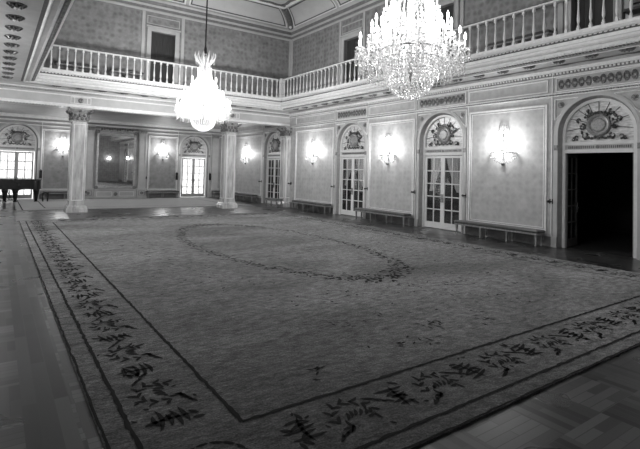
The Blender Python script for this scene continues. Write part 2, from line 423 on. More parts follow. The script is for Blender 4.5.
PAN = [(1.94, 4.59), (7.22, 9.92), (12.42, 15.05), (17.60, 21.0), (24.8, 29.9)]
for s0, s1 in PAN:
    b.frame(s0, s1, .42, 4.14, .05, 0, .03)
    b.frame(s0+.09, s1-.09, .51, 4.05, .018, 0, .015)
    b.frame(s0-.02, s1+.02, 4.50, 4.86, .03, 0, .025)
for d in DOORS:
    for e in (-1.18, 1.18): b.box(d+e-.012, d+e+.012, 0, .03, .2, 5.04)
    b.frame(d-1.08, d+1.08, 4.47, 4.89, .028, 0, .03)
    for e in (-1, 1):            # spandrel triangles
        x0, x1 = d+e*1.10, d+e*.45
        for p, q in (((x0, 4.26), (x1, 4.26)), ((x0, 4.26), (x0, 3.66)), ((x0, 3.66), (x1, 4.26))):
            b.tube([(p[0], .018, p[1]), (q[0], .018, q[1])], .022, 4)
link('trim_3', b, M['white'], kind='structure', T=FR())
b = MB()
x = YN
for s0, s1 in [(YN, DOORS[0]-AR)]+[(DOORS[i]+AR+.1, DOORS[i+1]-AR-.1) for i in range(len(DOORS)-1)]+[(DOORS[-1]+AR+.1, YB)]:
    b.box(s0, s1, 0, .035, 0, .24); b.box(s0, s1, 0, .05, .24, .28)
link('baseboard_right', b, M['skirting'], kind='structure', T=FR())
# darker shallow dado strip behind the benches is the panel rail
# frieze garlands over the doors
def garland_mesh():
    b = MB()
    for k in range(-5, 6):
        x = k*.185
        if k == 0:
            b.lathe([(.10, 0), (.10, .03), (.06, .045), (.04, .02), (.0, .05)], c=(0, 0, 0), n=12, axis='y', caps=False)
            continue
        pts = [(x+.055*math.cos(a), .025, .12*math.sin(a)) for a in [2*PI*i/10 for i in range(10)]]
        b.tube(pts, .022, 5, loop=True)
        for s in (-1, 1): b.blob((x, .03, s*.06), .035, .03, .03, 6)
        b.blob((x+.09*(-1 if k > 0 else 1), .02, 0), .03, .02, .03, 6)
    for e in (-1.12, 1.12): pass
    return b
gar = None
wr = bpy.data.objects['wall_right']
gm = garland_mesh(); 
g0 = link('frieze_garland', gm, M['relief'], wr, local=True)
sm = MB()
for k in range(6):
    a = PI*k/3; sm.tube([(0, .02, 0), (.065*math.cos(a), .02, .065*math.sin(a))], [.03, .02], 5)
sm.lathe([(.09, 0), (.09, .015), (.075, .015), (.075, 0)], n=14, axis='y', caps=False)
s0_ = link('spandrel_rosette', sm, M['relief'], wr, local=True)
ff = True
for d in DOORS:
    o = g0 if ff else g0.copy()
    if not ff: C.objects.link(o)
    o.location = (W, d, 4.68); o.rotation_euler = (0, 0, PI/2)
    for e in (-1, 1):
        q = s0_ if (ff and e < 0) else s0_.copy()
        if not (ff and e < 0): C.objects.link(q)
        q.location = (W, d+e*.93, 4.09); q.rotation_euler = (0, 0, PI/2)
    ff = False

# ------------------------------------------------------------------ arched doors and windows: local, x along wall, +y into room
def arch_surround(root):
    b = MB()
    b.archband(0, AZ, 1.0, 1.08, -.02, .05, 0); b.archband(0, AZ, 1.08, 1.12, -.02, .03, 0)
    b.box(-1.16, -1.0, 0, .07, 0, .3); b.box(1.0, 1.16, 0, .07, 0, .3)
    link('architrave', b, M['plaster'], root, local=True)
    b = MB()
    # splayed reveal and white inner rim
    n = 22
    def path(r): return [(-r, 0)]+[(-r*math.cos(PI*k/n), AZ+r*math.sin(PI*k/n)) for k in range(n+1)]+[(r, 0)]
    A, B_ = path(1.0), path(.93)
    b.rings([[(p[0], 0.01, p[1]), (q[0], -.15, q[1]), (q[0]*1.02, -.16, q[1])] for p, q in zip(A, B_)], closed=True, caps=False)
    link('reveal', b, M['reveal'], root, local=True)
    b = MB(); b.archband(0, AZ, .86, .94, -.2, -.11, 0); b.box(-.86, .86, -.2, -.10, 2.70, 2.80); b.box(-.86, .86, -.2, -.11, 2.93, 3.01)
    link('door_frame', b, M['ivory'], root, local=True)
    b = MB(); b.box(-.86, .86, -.19, -.13, 2.80, 2.93); link('transom_panel', b, M['plaster'], root, local=True)
    b = MB()
    x = -.80
    while x < .8:
        if abs(x) > .07: b.box(x, x+.03, -.14, -.115, 2.825, 2.90)
        x += .05
    b.lathe([(.05, -.13), (.05, -.105), (.0, -.1)], c=(0, 0, 2.865), n=8, axis='y')
    link('transom_beading', b, M['relief'], root, local=True)
    # dark keystone marks at springing
    b = MB()
    for s in (-1, 1): b.box(s*1.05-.05, s*1.05+.05, 0, .06, 2.78, 2.93)
    link('impost_block', b, M['relief'], root, local=True)

def fanlight(root, light=False):
    b = MB(); n = 24; zb = 3.0
    pts = [(-.87, zb)]+[(-.87*math.cos(PI*k/n), AZ+.87*math.sin(PI*k/n)) for k in range(n+1)]+[(.87, zb)]
    f = [(x, -.20, z) for x, z in pts]; g = [(x, -.18, z) for x, z in pts]
    b.rings([f, g])
    link('fanlight_panel', b, M['fan'], root, local=True)
    cz = 3.46
    b = MB()
    for k in range(9):
        a = R(-8)+k*(PI+R(16))/8
        ex, ez = math.cos(a), math.sin(a)
        r = .3
        while True:
            x, z = ex*r, cz+ez*r
            if z < zb or (z > AZ and math.hypot(x, z-AZ) > .86) or abs(x) > .86 or r > 1.3: break
            r += .01
        if r > .35: b.tube([(ex*.28, -.17, cz+ez*.28), (ex*r, -.17, cz+ez*r)], .009, 4)
    link('glazing_bars', b, M['groove'], root, local=True)
    b = MB()
    b.lathe([(.30, -.19), (.31, -.13), (.27, -.10), (.23, -.12), (.21, -.15), (.19, -.15), (.165, -.13), (.15, -.125), (.0, -.122)], c=(0, 0, cz), n=28, axis='y', caps=False)
    link('medallion', b, M['disc'], root, local=True)
    b = MB()
    rnd = random.Random(3)
    for s in (-1, 1):
        # winged foliage scrolls
        for (cx, czz, rr, tw) in ((.42, 3.42, .10, 1.6), (.50, 3.62, .07, -1.4), (.36, 3.18, .09, 2.2), (.56, 3.14, .07, -1.8), (.30, 3.78, .06, 1.9), (.66, 3.09, .05, 1.5)):
            pts = [(s*(cx+rr*(1-t*.6)*math.cos(tw+t*5.2)), -.15+.02*t, czz+rr*(1-t*.6)*math.sin(tw+t*5.2)) for t in [i/8 for i in range(9)]]
            b.tube(pts, [.03-.002*i for i in range(9)], 5)
        for k in range(14):
            a = rnd.uniform(-.5, 1.2); rr = rnd.uniform(.3, .5)
            b.blob((s*rr*math.cos(a), -.15, cz+rr*math.sin(a)), rnd.uniform(.02, .05), .03, rnd.uniform(.02, .05), 6)
    for k in range(7):
        a = PI*(.3+.4*k/6); b.blob((.34*math.cos(a), -.14, cz+.34*math.sin(a)+.0), .045, .04, .05, 6)
    for k in range(9): b.blob((-.34+k*.085, -.14, 3.10+.03*(k % 2)), .045, .03, .04, 6)
    link('scroll_ornament', b, M['relief_dark'], root, local=True)

def leaf_meshes(w=.83, h=2.68, rows=5):
    """one leaf, hinge at x=0, extends +x"""
    f = MB()
    st = .085
    f.box(0, st, -.025, .025, .02, h); f.box(w-st, w, -.025, .025, .02, h)
    f.box(st, w-st, -.025, .025, .02, .24); f.box(st, w-st, -.025, .025, h-.08, h)
    gz0, gz1 = .24, h-.08
    for k in range(1, rows):
        z = gz0+(gz1-gz0)*k/rows; f.box(st, w-st, -.018, .018, z-.018, z+.018)
    f.box(w/2-.018, w/2+.018, -.018, .018, gz0, gz1)
    g = MB(); g.box(st-.01, w-st+.01, -.004, .004, gz0-.01, gz1+.01)
    k = MB(); k.box(w-.055, w-.025, .02, .05, .98, 1.28); k.tube([(w-.04, .03, 1.12), (w-.04, .08, 1.12), (w-.12, .085, 1.12)], .011, 6)
    return f, g, k
def door_leaves(root, leaves, paint, glassmat):
    proto = None
    for hx, mir, ang in leaves:
        f, g, k = leaf_meshes()
        if mir:
            for q in (f, g, k): bmesh.ops.scale(q.bm, vec=(-1, 1, 1), verts=q.bm.verts)
        T = Matrix.Translation((hx, -.155, 0)) @ Matrix.Rotation(ang, 4, 'Z')
        lf = link('door_leaf', f, paint, root, local=True, T=T)
        link('glass', g, glassmat, lf, local=True, T=T)
        link('door_handle', k, M['brass'], lf, local=True, T=T)
def make_door(n, mode):
    root = empty('door_%d' % n, kind='structure')
    arch_surround(root); fanlight(root)
    if mode == 'closed': door_leaves(root, [(-.83, False, 0), (.83, True, 0)], M['ivory'], M['glass'])
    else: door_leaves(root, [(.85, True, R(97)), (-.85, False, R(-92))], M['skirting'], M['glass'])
    return root
d_closed = make_door(1, 'closed'); place(d_closed, (W, DOORS[0], 0), PI/2)
d_open = make_door(2, 'open'); place(d_open, (W, DOORS[1], 0), PI/2)
for i, n in ((2, 3), (3, 4), (4, 5)):
    c = copy_tree(d_closed); c.name = 'door_%d' % n; place(c, (W, DOORS[i], 0), PI/2)

def make_window(n):
    root = empty('window_%d' % n, kind='structure')
    arch_surround(root); fanlight(root)
    door_leaves(root, [(-.83, False, 0), (.83, True, 0)], M['window_paint'], M['glass'])
    b = MB()
    nn = 60
    for s in (-1, 1):
        rs = []
        for k in range(nn+1):
            x = s*(.93*k/nn); y = -.235+.012*math.sin(k*.9)
            rs.append([(x, y, .0), (x, y, 2.98)])
        b.rings(rs, closed=False)
    link('sheer_curtain', b, M['sheer'], root, local=True)
    return root
w1 = make_window(1); place(w1, (.93, YB, 0), PI)
w2 = copy_tree(w1); w2.name = 'window_2'; place(w2, (11.23, YB, 0), PI)
for i, d in enumerate(DOORS[2:]):
    w = copy_tree(w1); w.name = 'window_%d' % (3+i); place(w, (XL, d, 0), -PI/2)

# tied-back drapery at the left-wall windows (seen in the door glass)
def drape():
    root = empty('drapery')
    for s in (-1, 1):
        b = MB(); rs = []
        for i in range(13):
            z = 4.0-i*.33
            t = i/12
            pinch = math.exp(-((z-1.4)/.9)**2)
            ctr = s*(.55+.5*(1-(1-pinch))*.9); hw = .5*(1-.72*pinch)
            if z > 3.2: hw *= 1.0
            ring = []
            for k in range(17):
                u = k/16*2-1
                ring.append((ctr+u*hw, .10+.03*math.sin(k*2.1), z))
            rs.append(ring)
        b.rings(rs, closed=False)
        link('curtain_panel', b, M['linen'], root, local=True)
    b = MB(); b.tube([(-1.25, .11, 4.05), (1.25, .11, 4.05)], .03, 8); link('curtain_rod', b, M['brass'], root, local=True)
    return root
dr = drape(); names = ['at the middle of the left wall', 'just before the colonnade', 'inside the alcove']
for i, d in enumerate(DOORS[2:]):
    o = dr if i == 0 else copy_tree(dr)
    place(o, (XL, d, 0), -PI/2, 'white tied-back drapery on the left wall window '+names[i], 'draperies on the left wall windows', 'curtain')
hl = empty('hall_fill_lamp', (W+2.6, 13.7, 4.1), label='unseen globe lamp added in the hall to light the curtains behind the glass doors', cat='lamp')  # invented lamp, out of sight, added to brighten the door curtains
b = MB(); b.lathe([(.0, -.14), (.1, -.1), (.14, 0), (.1, .1), (.03, .14)], n=12); link('globe', b, M['bulb'], hl, local=True)
b = MB(); b.tube([(0, 0, .13), (0, 0, .5)], .015, 6); link('fill_lamp_stem', b, M['iron'], hl, local=True)
HALL = hl
def door_drape(y, t):
    root = empty('door_curtain', (W, y, 0), PI/2, label='white tied-back curtain behind the glass of the '+t, cat='curtain', group='curtains behind the glass doors')
    for s in (-1, 1):
        b = MB(); rs = []
        for i in range(11):
            u = i/10; z = 2.62-1.25*u
            c = s*(.36+.26*u**1.5); hw = .30*(1-.75*u)
            rs.append([(c+hw*(k/8-1), -.225+.015*math.sin(k*1.9), z) for k in range(0, 17, 2)])
        b.rings(rs, closed=False); link('curtain_panel', b, M['sheer'], root, local=True)
door_drape(DOORS[2], 'second arched door from the right'); door_drape(DOORS[3], 'third arched door from the right')

# ------------------------------------------------------------------ dark hall beyond the right-hand doors
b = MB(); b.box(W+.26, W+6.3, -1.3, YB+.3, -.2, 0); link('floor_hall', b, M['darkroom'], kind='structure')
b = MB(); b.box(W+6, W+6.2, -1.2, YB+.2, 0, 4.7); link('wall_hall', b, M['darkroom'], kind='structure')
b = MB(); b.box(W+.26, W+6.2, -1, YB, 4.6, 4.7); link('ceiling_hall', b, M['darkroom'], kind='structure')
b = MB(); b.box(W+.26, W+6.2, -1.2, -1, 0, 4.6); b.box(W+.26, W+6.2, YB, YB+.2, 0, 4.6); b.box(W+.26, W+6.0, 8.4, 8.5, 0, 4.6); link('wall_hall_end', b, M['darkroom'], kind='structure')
b = MB()
b.frame(1.5, 3.2, .1, 3.4, .12, 0, .06); b.frame(3.6, 5.4, .1, 3.4, .12, 0, .06)
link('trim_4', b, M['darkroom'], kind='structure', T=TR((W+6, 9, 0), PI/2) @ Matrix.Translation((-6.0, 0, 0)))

# ------------------------------------------------------------------ back wall dressing (local x = -X)
b = MB()
for x0, x1 in ((2.12, 4.22), (8.12, 10.05)):
    b.frame(-x1, -x0, .50, 4.05, .05, 0, .03); b.frame(-x1+.09, -x0-.09, .59, 3.96, .018, 0, .015)
b.box(-W, -XL, 0, .10, 4.42, 4.50); b.box(-W, -XL, 0, .16, 4.62, 4.72); b.box(-W, -XL, 0, .24, 4.72, 4.80); b.box(-W, -XL, 0, .04, 4.22, 4.26)
for x in (-.93, -11.23):
    for e in (-1.18, 1.18): b.box(x+e-.012, x+e+.012, 0, .03, .2, 4.42)
link('trim_5', b, M['white'], kind='structure', T=FB())
b = MB()
for a0, a1 in ((-W, -12.35), (-10.1, -8.0), (-4.3, -2.1), (.2, -XL)): b.box(a0, a1, 0, .035, 0, .28)
link('baseboard_back', b, M['skirting'], kind='structure', T=FB())
b = MB(); 
for x0, x1 in ((2.12, 4.22), (8.12, 10.05)): b.box(-x1+.04, -x0-.04, 0, .008, .54, 4.01)
link('wallpaper_panel', b, M['paper_up'], bpy.data.objects['wall_back'], T=FB())
# pilasters
def pilaster(name, x):
    r = empty(name, (x, YB, 0), PI, kind='structure')
    b = MB(); b.box(-.24, .24, 0, .10, .62, 4.1); b.frame(-.19, .19, .72, 4.0, .03, .1, .115); link('pilaster_shaft', b, M['plaster'], r, local=True)
    b = MB(); b.box(-.30, .30, 0, .18, 0, .56); b.box(-.32, .32, 0, .2, .56, .62); b.box(-.32, .32, 0, .2, 0, .1); link('pedestal', b, M['plaster'], r, local=True)
    b = MB(); b.lathe([(.1, .18), (.1, .2), (.06, .215), (0, .21)], c=(0, 0, .33), n=8, axis='y'); b.frame(-.2, .2, .18, .48, .02, .18, .19); link('pedestal_rosette', b, M['relief'], r, local=True)
    b = MB(); b.box(-.28, .28, 0, .16, 4.1, 4.16)
    for k in range(5): b.blob((-.22+k*.11, .12, 4.24), .05, .06, .08, 6)
    b.box(-.3, .3, 0, .18, 4.34, 4.42); link('pilaster_capital', b, M['relief_light'], r, local=True)
    return r
pilaster('pilaster', 4.62); pilaster('pilaster', 7.74); pilaster('pilaster', 12.7)
# low panelled base under the mirror
r = empty('mirror_dado', (6.18, YB, 0), PI, kind='structure')
b = MB(); b.box(-1.24, 1.24, 0, .14, 0, .5); b.box(-1.24, 1.24, 0, .22, .5, .58); link('dado_block', b, M['plaster'], r, local=True)
b = MB(); b.frame(-1.1, -.2, .12, .42, .03, .14, .155); b.frame(.2, 1.1, .12, .42, .03, .14, .155); link('dado_moulding', b, M['white'], r, local=True)
b = MB(); b.lathe([(.12, .14), (.12, .17), (.06, .19), (0, .18)], c=(0, 0, .27), n=8, axis='y'); link('dado_rosette', b, M['relief'], r, local=True)
# mirror
mr = empty('wall_mirror', (6.18, YB, .62), PI, label='tall gilt framed mirror on the far wall between two pilasters', cat='mirror')
b = MB(); b.box(-1.06, 1.06, .02, .04, .08, 3.42); link('mirror_glass', b, M['mirror'], mr, local=True)
b = MB(); b.frame(-1.16, 1.16, 0, 3.52, .11, .01, .09); b.frame(-1.08, 1.08, .08, 3.44, .03, .09, .11)
b.box(-1.2, 1.2, .01, .1, 3.52, 3.58); link('frame', b, M['relief_light'], mr, local=True)
for sx in (-1, 1):
    for z in (.05, 3.47): b = MB(); b.lathe([(.10, .08), (.11, .12), (.05, .14), (0, .13)], c=(sx*1.11, 0, z), n=8, axis='y'); link('corner_boss', b, M['relief'], mr, local=True)
b = MB(); rnd = random.Random(5)
for k in range(13): b.blob((-.9+k*.15, .06, 4.30+.02*math.sin(k*2)), .07, .05, .08, 6)
link('crest_relief', b, M['relief'], bpy.data.objects['mirror_dado'], label='dark carved crest band above the mirror', T=FB(6.18, .0) )
# tall dark fixtures beside the back windows and small brackets
def bracket():
    r = empty('wall_bracket'); 
    b = MB(); b.box(-.05, .05, 0, .02, -.07, .07); link('back_plate', b, M['iron'], r, local=True)
    b = MB(); b.tube([(0, .01, 0), (0, .14, 0)], .022, 8); b.lathe([(.03, .14), (.045, .17), (.03, .2), (0, .205)], n=8, axis='y'); link('peg', b, M['iron'], r, local=True)
    return r
br = bracket()
BR = [((W, 7.08, 1.30), PI/2, 'left jamb of the open dark doorway'), ((W, 4.74, 1.28), PI/2, 'right jamb of the open dark doorway'),
      ((W, 10.03, 1.30), PI/2, 'right of the second door from the front'), ((W, 12.36, 1.30), PI/2, 'left of the second door from the front'),
      ((W, 15.1, 1.3), PI/2, 'right of the third door from the front'), ((W, 17.5, 1.3), PI/2, 'left of the third door from the front'), ((W, 21.4, 1.3), PI/2, 'beside the half pillar on the right wall'),
      ((W, 24.8, 1.3), PI/2, 'left of the last arched door in the alcove'), ((8.02, YB, 1.3), PI, 'right of the far mirror')]
for i, (l, rz, t) in enumerate(BR):
    o = br if i == 0 else copy_tree(br)
    place(o, l, rz, 'small black wall peg at the '+t if 'jamb' in t else 'small black wall peg '+t, 'black wall pegs beside the doors', 'bracket')
b = MB(); b.box(-.07, .07, 0, .1, -.24, .24)
fx = empty('window_fixture'); link('case', b, M['iron'], fx, local=True)
b = MB(); b.box(-.05, .05, .1, .13, -.2, .2); b.tube([(0, .05, .24), (0, .05, .3)], .02, 6); link('louvre', b, M['black'], fx, local=True)
for i, (x, t) in enumerate(((2.12, 'right of the far left window near the piano'), (10.02, 'left of the far right window'), (12.36, 'right of the far right window'))):
    o = fx if i == 0 else copy_tree(fx); place(o, (x, YB, 1.42), PI, 'narrow tall black fixture on the wall '+t, 'black fixtures beside the far windows', 'wall fixture')

# ------------------------------------------------------------------ columns
def column(root, hx=.29, h=4.45):
    b = MB(); b.square([(hx+.12, 0), (hx+.12, .16), (hx+.09, .19), (hx+.09, .24), (hx+.03, .30), (hx+.03, .34)]); link('plinth', b, M['marble'], root, local=True)
    b = MB(); b.square([(hx, .34), (hx, 1.1), (hx-.01, 3.88)])
    link('shaft', b, M['marble'], root, local=True)
    b = MB()
    for T in (0, PI/2, PI, -PI/2):
        q = MB(); q.frame(-hx+.07, hx-.07, .5, 3.75, .025, 0, .014)
        bmesh.ops.transform(q.bm, matrix=Matrix.Rotation(T, 4, 'Z') @ Matrix.Translation((0, -hx-.004, 0)) @ Matrix.Rotation(PI, 4, 'Z'), verts=q.bm.verts)
        me = bpy.data.meshes.new('t'); q.bm.to_mesh(me); b.bm.from_mesh(me); bpy.data.meshes.remove(me); q.bm.free()
    link('shaft_moulding', b, M['white'], root, local=True)
    b = MB(); b.square([(hx+.03, 3.86), (hx+.04, 3.90), (hx-.01, 3.92), (hx-.02, 4.2), (hx+.05, 4.34), (hx+.05, 4.36)])
    b.square([(hx+.13, 4.37), (hx+.13, 4.44)])
    link('capital', b, M['relief_light'], root, local=True)
    b = MB()
    for sx in (-1, 1):
        for sy in (-1, 1):
            pts = [(sx*(hx+.02+.10*t-.04*math.sin(t*5)), sy*(hx+.02+.10*t-.04*math.sin(t*5)), 4.08+.26*t) for t in [i/6 for i in range(7)]]
            b.tube(pts, [.03, .035, .04, .045, .05, .055, .05], 6)
            b.blob((sx*(hx+.10), sy*(hx+.10), 4.27), .075, .075, .065, 8)
    for T in range(4):
        c, s = math.cos(T*PI/2), math.sin(T*PI/2)
        for row, (z, n, e) in enumerate(((3.98, 4, .03), (4.12, 3, .05))):
            for k in range(n):
                u = (k-(n-1)/2)*.17; v = hx+e
                b.blob((u*c-v*s, u*s+v*c, z), .06, .06, .085, 6)
        u, v = 0, hx+.08
        b.blob((u*c-v*s, u*s+v*c, 4.3), .07, .07, .06, 6)
    link('acanthus_leaves', b, M['relief'], root, local=True)
    return root
ca = column(empty('column', label='square veined marble pillar with gilt capital on the left, in front of the mirror', cat='column', group='marble pillars under the beam'))
cb = copy_tree(ca); cc = copy_tree(ca)
place(ca, (2.87, YU+.30, 0)); place(cb, (9.87, YU+.30, 0), 0, 'square marble pillar on the right, beside the smaller chandelier and the far right window')
place(cc, (W-.04, YU+.10, 0), 0, 'square marble pillar standing against the right wall between two benches')
# square ornaments on the beam over the pillars
for x in (2.87, 9.87):
    b = MB(); b.frame(-x-.4, -x+.4, 4.60, 4.89, .03, 0, .03); b.frame(-x-.26, -x+.26, 4.6, 4.89, .03, 0, .035)
    link('beam_plaque', b, M['white'], beam, T=FB(0, 0, YU))
    b = MB(); b.lathe([(.11, 0), (.11, .04), (.05, .06), (0, .05)], c=(-x, 0, 4.745), n=8, axis='y')
    link('beam_rosette', b, M['relief'], beam, T=FB(0, 0, YU))

# ------------------------------------------------------------------ balustrades
def baluster_mesh():
    b = MB(); b.square([(.038, 0), (.038, .10)]); b.lathe([(.03, .10), (.038, .13), (.02, .17), (.02, .19), (.040, .26), (.038, .33), (.022, .52), (.018, .68), (.024, .71), (.016, .73), (.022, .76), (.03, .78)], n=8); b.square([(.034, .78), (.034, .87)])
    return b
balm = None
def balustrade(label, p0, p1, n, rz):
    """runs from p0 to p1 with n balusters"""
    global balm
    root = empty('balustrade', (p0[0], p0[1], 5.776), rz, label=label, cat='balustrade')
    L = (Vector(p1)-Vector(p0)).length
    b = MB(); b.prism([(-.065, .94), (.065, .94), (.07, .985), (-.07, .985)], 0, L); link('rail', b, M['white'], root, local=True)
    b = MB(); b.prism([(-.085, .985), (.085, .985), (.06, 1.02), (-.06, 1.02)], 0, L); link('handrail', b, M['skirting'], root, local=True, label='dark wooden handrail cap')
    b = MB(); b.box(0, L, -.07, .07, 0, .03); link('base_rail', b, M['white'], root, local=True)
    for k in range(n):
        if balm is None: o = link('baluster', baluster_mesh(), M['white'], root, local=True); balm = o
        else: o = balm.copy(); C.objects.link(o); o.parent = root
        o.location = ((k+.5)*L/n, 0, 0); o.scale = (1, 1, 1.08)
    return root
balustrade('white turned balustrade along the back balcony below the dark upper door', (RX-.15, RY), (RXL+.1, RY), 38, PI)
br_ = balustrade('white turned balustrade along the right balcony above the arched doors', (RX, RY-.15), (RX, RY-.15-21.0), 70, -PI/2)
nw = empty('newel_post', (RX, RY, 5.776), label='square white corner post where the two balcony balustrades meet', cat='post')
b = MB(); b.square([(.13, 0), (.13, .1), (.11, .12), (.11, .92), (.13, .94), (.14, 1.02), (.12, 1.05)]); link('post', b, M['white'], nw, local=True)
b = MB()
for rz in (0, PI/2, PI, -PI/2):
    q = MB(); q.frame(-.07, .07, .2, .82, .015, .11, .118)
    bmesh.ops.transform(q.bm, matrix=Matrix.Rotation(rz, 4, 'Z'), verts=q.bm.verts); me = bpy.data.meshes.new('t'); q.bm.to_mesh(me); b.bm.from_mesh(me); bpy.data.meshes.remove(me); q.bm.free()
link('post_panel', b, M['plaster'], nw, local=True)

# ------------------------------------------------------------------ upper doors, strips, cornice, cove
def upper_door(n, loc, rz, hw, top):
    r = empty('door_%d' % n, loc, rz, kind='structure')
    b = MB(); b.box(-hw-.19, -hw, 0, .06, ZF, top+.17); b.box(hw, hw+.19, 0, .06, ZF, top+.17); b.box(-hw, hw, 0, .06, top, top+.17)
    b.box(-hw-.24, hw+.24, 0, .12, top+.17, top+.24); b.frame(-hw-.17, -hw+.01, ZF, top+.15, .02, .06, .075)
    b.frame(-hw-.2, hw+.2, top+.32, top+.72, .04, 0, .03)
    link('door_casing', b, M['plaster'], r, local=True)
    b = MB(); b.box(-hw, hw, -.2, -.16, ZF, top)
    for k in range(4): b.box(-hw+.06+k*(2*hw-.05)/4, -hw+.0+(k+1)*(2*hw-.05)/4, -.17, -.145, ZF+.2, top-.1)
    link('door_leaf', b, M['darkwood'], r, local=True)
for i, d in enumerate(UD): upper_door(6+i, (W, d, 0), PI/2, .55, 8.2)
upper_door(10, (6.24, YU, 0), PI, .56, 8.3)
b = MB()
for d in UD:
    for e in (-.86, .86): b.box(d+e-.07, d+e+.07, 0, .04, ZF, ZT-.6)
b.box(YU-.16, YU, 0, .04, ZF, ZT-.6); b.box(YN, YU, 0, .05, ZT-.66, ZT-.6); b.box(YN, YU, 0, .04, ZF, ZF+.2)
link('trim_6', b, M['plaster'], kind='structure', T=FR())
b = MB()
for e in (-.92, .92): b.box(-6.24+e-.07, -6.24+e+.07, 0, .04, ZF, ZT-.6)
b.box(-W, -W+.16, 0, .04, ZF, ZT-.6); b.box(-W, -XL, 0, .05, ZT-.66, ZT-.6); b.box(-W, -XL, 0, .04, ZF, ZF+.2)
link('trim_7', b, M['plaster'], kind='structure', T=FB(0, 0, YU))
CP = [((XL, YN), (1, 1)), ((XL, YU), (1, -1)), ((W, YU), (-1, -1)), ((W, YN), (-1, 1))]
def csweep(b, prof, loop=False, closed=True):
    return b.rings([[(x+nx*d, y+ny*d, z) for d, z in prof] for (x, y), (nx, ny) in CP], loop=True, closed=closed)
b = MB()
csweep(b, [(0, 9.20), (.05, 9.20), (.07, 9.25), (.05, 9.30), (0, 9.30)])
csweep(b, [(0, 9.42), (.08, 9.42), (.10, 9.47), (.13, 9.50), (0, 9.52)])
csweep(b, [(0, 9.66), (.16, 9.66), (.20, 9.70), (.22, 9.76), (0, 9.8)])
link('cornice', b, M['plaster'], kind='structure')
b = MB()
csweep(b, [(0, 9.30), (.03, 9.30), (.06, 9.42), (0, 9.42)]); csweep(b, [(0, 9.52), (.09, 9.52), (.15, 9.66), (0, 9.66)])
link('cornice_band', b, mat('dark_cornice_band_paint', .16, .5, .2, 6, 3), kind='structure')  # bands painted darker than the cornice mouldings
# cove
NV = 8
def cv(t): return (.12+1.25*(1-math.cos(t)), 9.80+.62*math.sin(t))
b = MB(); csweep(b, [cv(PI/2*k/NV) for k in range(NV+1)], closed=False); link('ceiling_cove', b, M['plaster'], kind='structure')
b = MB(); b.box(XL+1.3, W-1.3, YN+1.3, YU-1.3, 10.42, 10.6); link('ceiling', b, M['ceil'], kind='structure')
b = MB(); b.box(XL-.3, W+.3, YN-.3, YU+.4, 10.62, 10.8); link('ceiling_roof_slab', b, M['ceil'], kind='structure')
def covepanel(bf, bd, bw, a0, a1, axis, corner=False):
    """field panel on a cove between a0..a1 along the wall"""
    def P(s, t, off):
        d, z = cv(t)
        if corner: s = a0+(s-a0)*(a1-(d-.12)-a0)/(a1-a0)
        d += off*math.cos(t)*.9; z -= off*math.sin(t)*.9+0
        return (s, YU-d, z) if axis == 'b' else (W-d, s, z)
    t0, t1 = .16, 1.45
    def strip(bb, sa, sb, ta, tb, off, n=8):
        for k in range(n):
            u, v = ta+(tb-ta)*k/n, ta+(tb-ta)*(k+1)/n
            bb.poly([P(sa, u, off), P(sb, u, off), P(sb, v, off), P(sa, v, off)])
    strip(bf, a0+.16, a1-.16, t0+.1, t1-.08, .02)
    # dark border
    strip(bd, a0+.08, a0+.16, t0, t1, .03); strip(bd, a1-.16, a1-.08, t0, t1, .03); strip(bd, a0+.08, a1-.08, t0, t0+.10, .03, 1); strip(bd, a0+.08, a1-.08, t1-.08, t1, .03, 1)
    strip(bw, a0, a0+.08, t0-.08, t1+.05, .05); strip(bw, a1-.08, a1, t0-.08, t1+.05, .05); strip(bw, a0, a1, t0-.1, t0, .05, 1)
bf, bd, bw = MB(), MB(), MB()
covepanel(bf, bd, bw, 7.35, W-.42, 'b', True); covepanel(bf, bd, bw, 5.3, 7.2, 'b'); covepanel(bf, bd, bw, XL+.8, 5.15, 'b')
covepanel(bf, bd, bw, 17.4, YU-.42, 'r', True); covepanel(bf, bd, bw, 15.3, 17.25, 'r'); covepanel(bf, bd, bw, 12.2, 15.15, 'r'); covepanel(bf, bd, bw, 7, 12.0, 'r')
link('cove_panel', bf, M['ceil'], bpy.data.objects['ceiling_cove']); link('cove_panel_border', bd, M['groove'], bpy.data.objects['ceiling_cove']); link('cove_panel_moulding', bw, M['white'], bpy.data.objects['ceiling_cove'])
# corner rib with a pale finial
b = MB(); pts = []
for k in range(9):
    t = .1+1.4*k/8; d, z = cv(t); pts.append((W-d-.02, YU-d-.02, z-.02))
b.tube(pts, .17, 8); link('cove_corner_rib', b, M['relief'], bpy.data.objects['ceiling_cove'])
b = MB(); b.lathe([(.02, 0), (.09, .05), (.06, .15), (.04, .3), (.0, .42)], c=(W-.3, YU-.3, 9.80), n=8); link('corner_finial', b, M['white'], bpy.data.objects['ceiling_cove'])
# garland moulding round the flat ceiling
b = MB(); rnd = random.Random(9)
csweep(b, [(1.30, 10.42), (1.36, 10.34), (1.44, 10.34), (1.50, 10.42)]); link('ceiling_moulding', b, M['white'], bpy.data.objects['ceiling_cove'])
b = MB()
x = 5.0
while x < W-1.5: b.blob((x, YU-1.62+.03*math.sin(x*9), 10.40), .08, .10, .05, 6); x += .11
y = 9.0
while y < YU-1.6: b.blob((W-1.62+.03*math.sin(y*9), y, 10.40), .10, .08, .05, 6); y += .11
link('ceiling_garland', b, M['relief'], bpy.data.objects['ceiling_cove'])

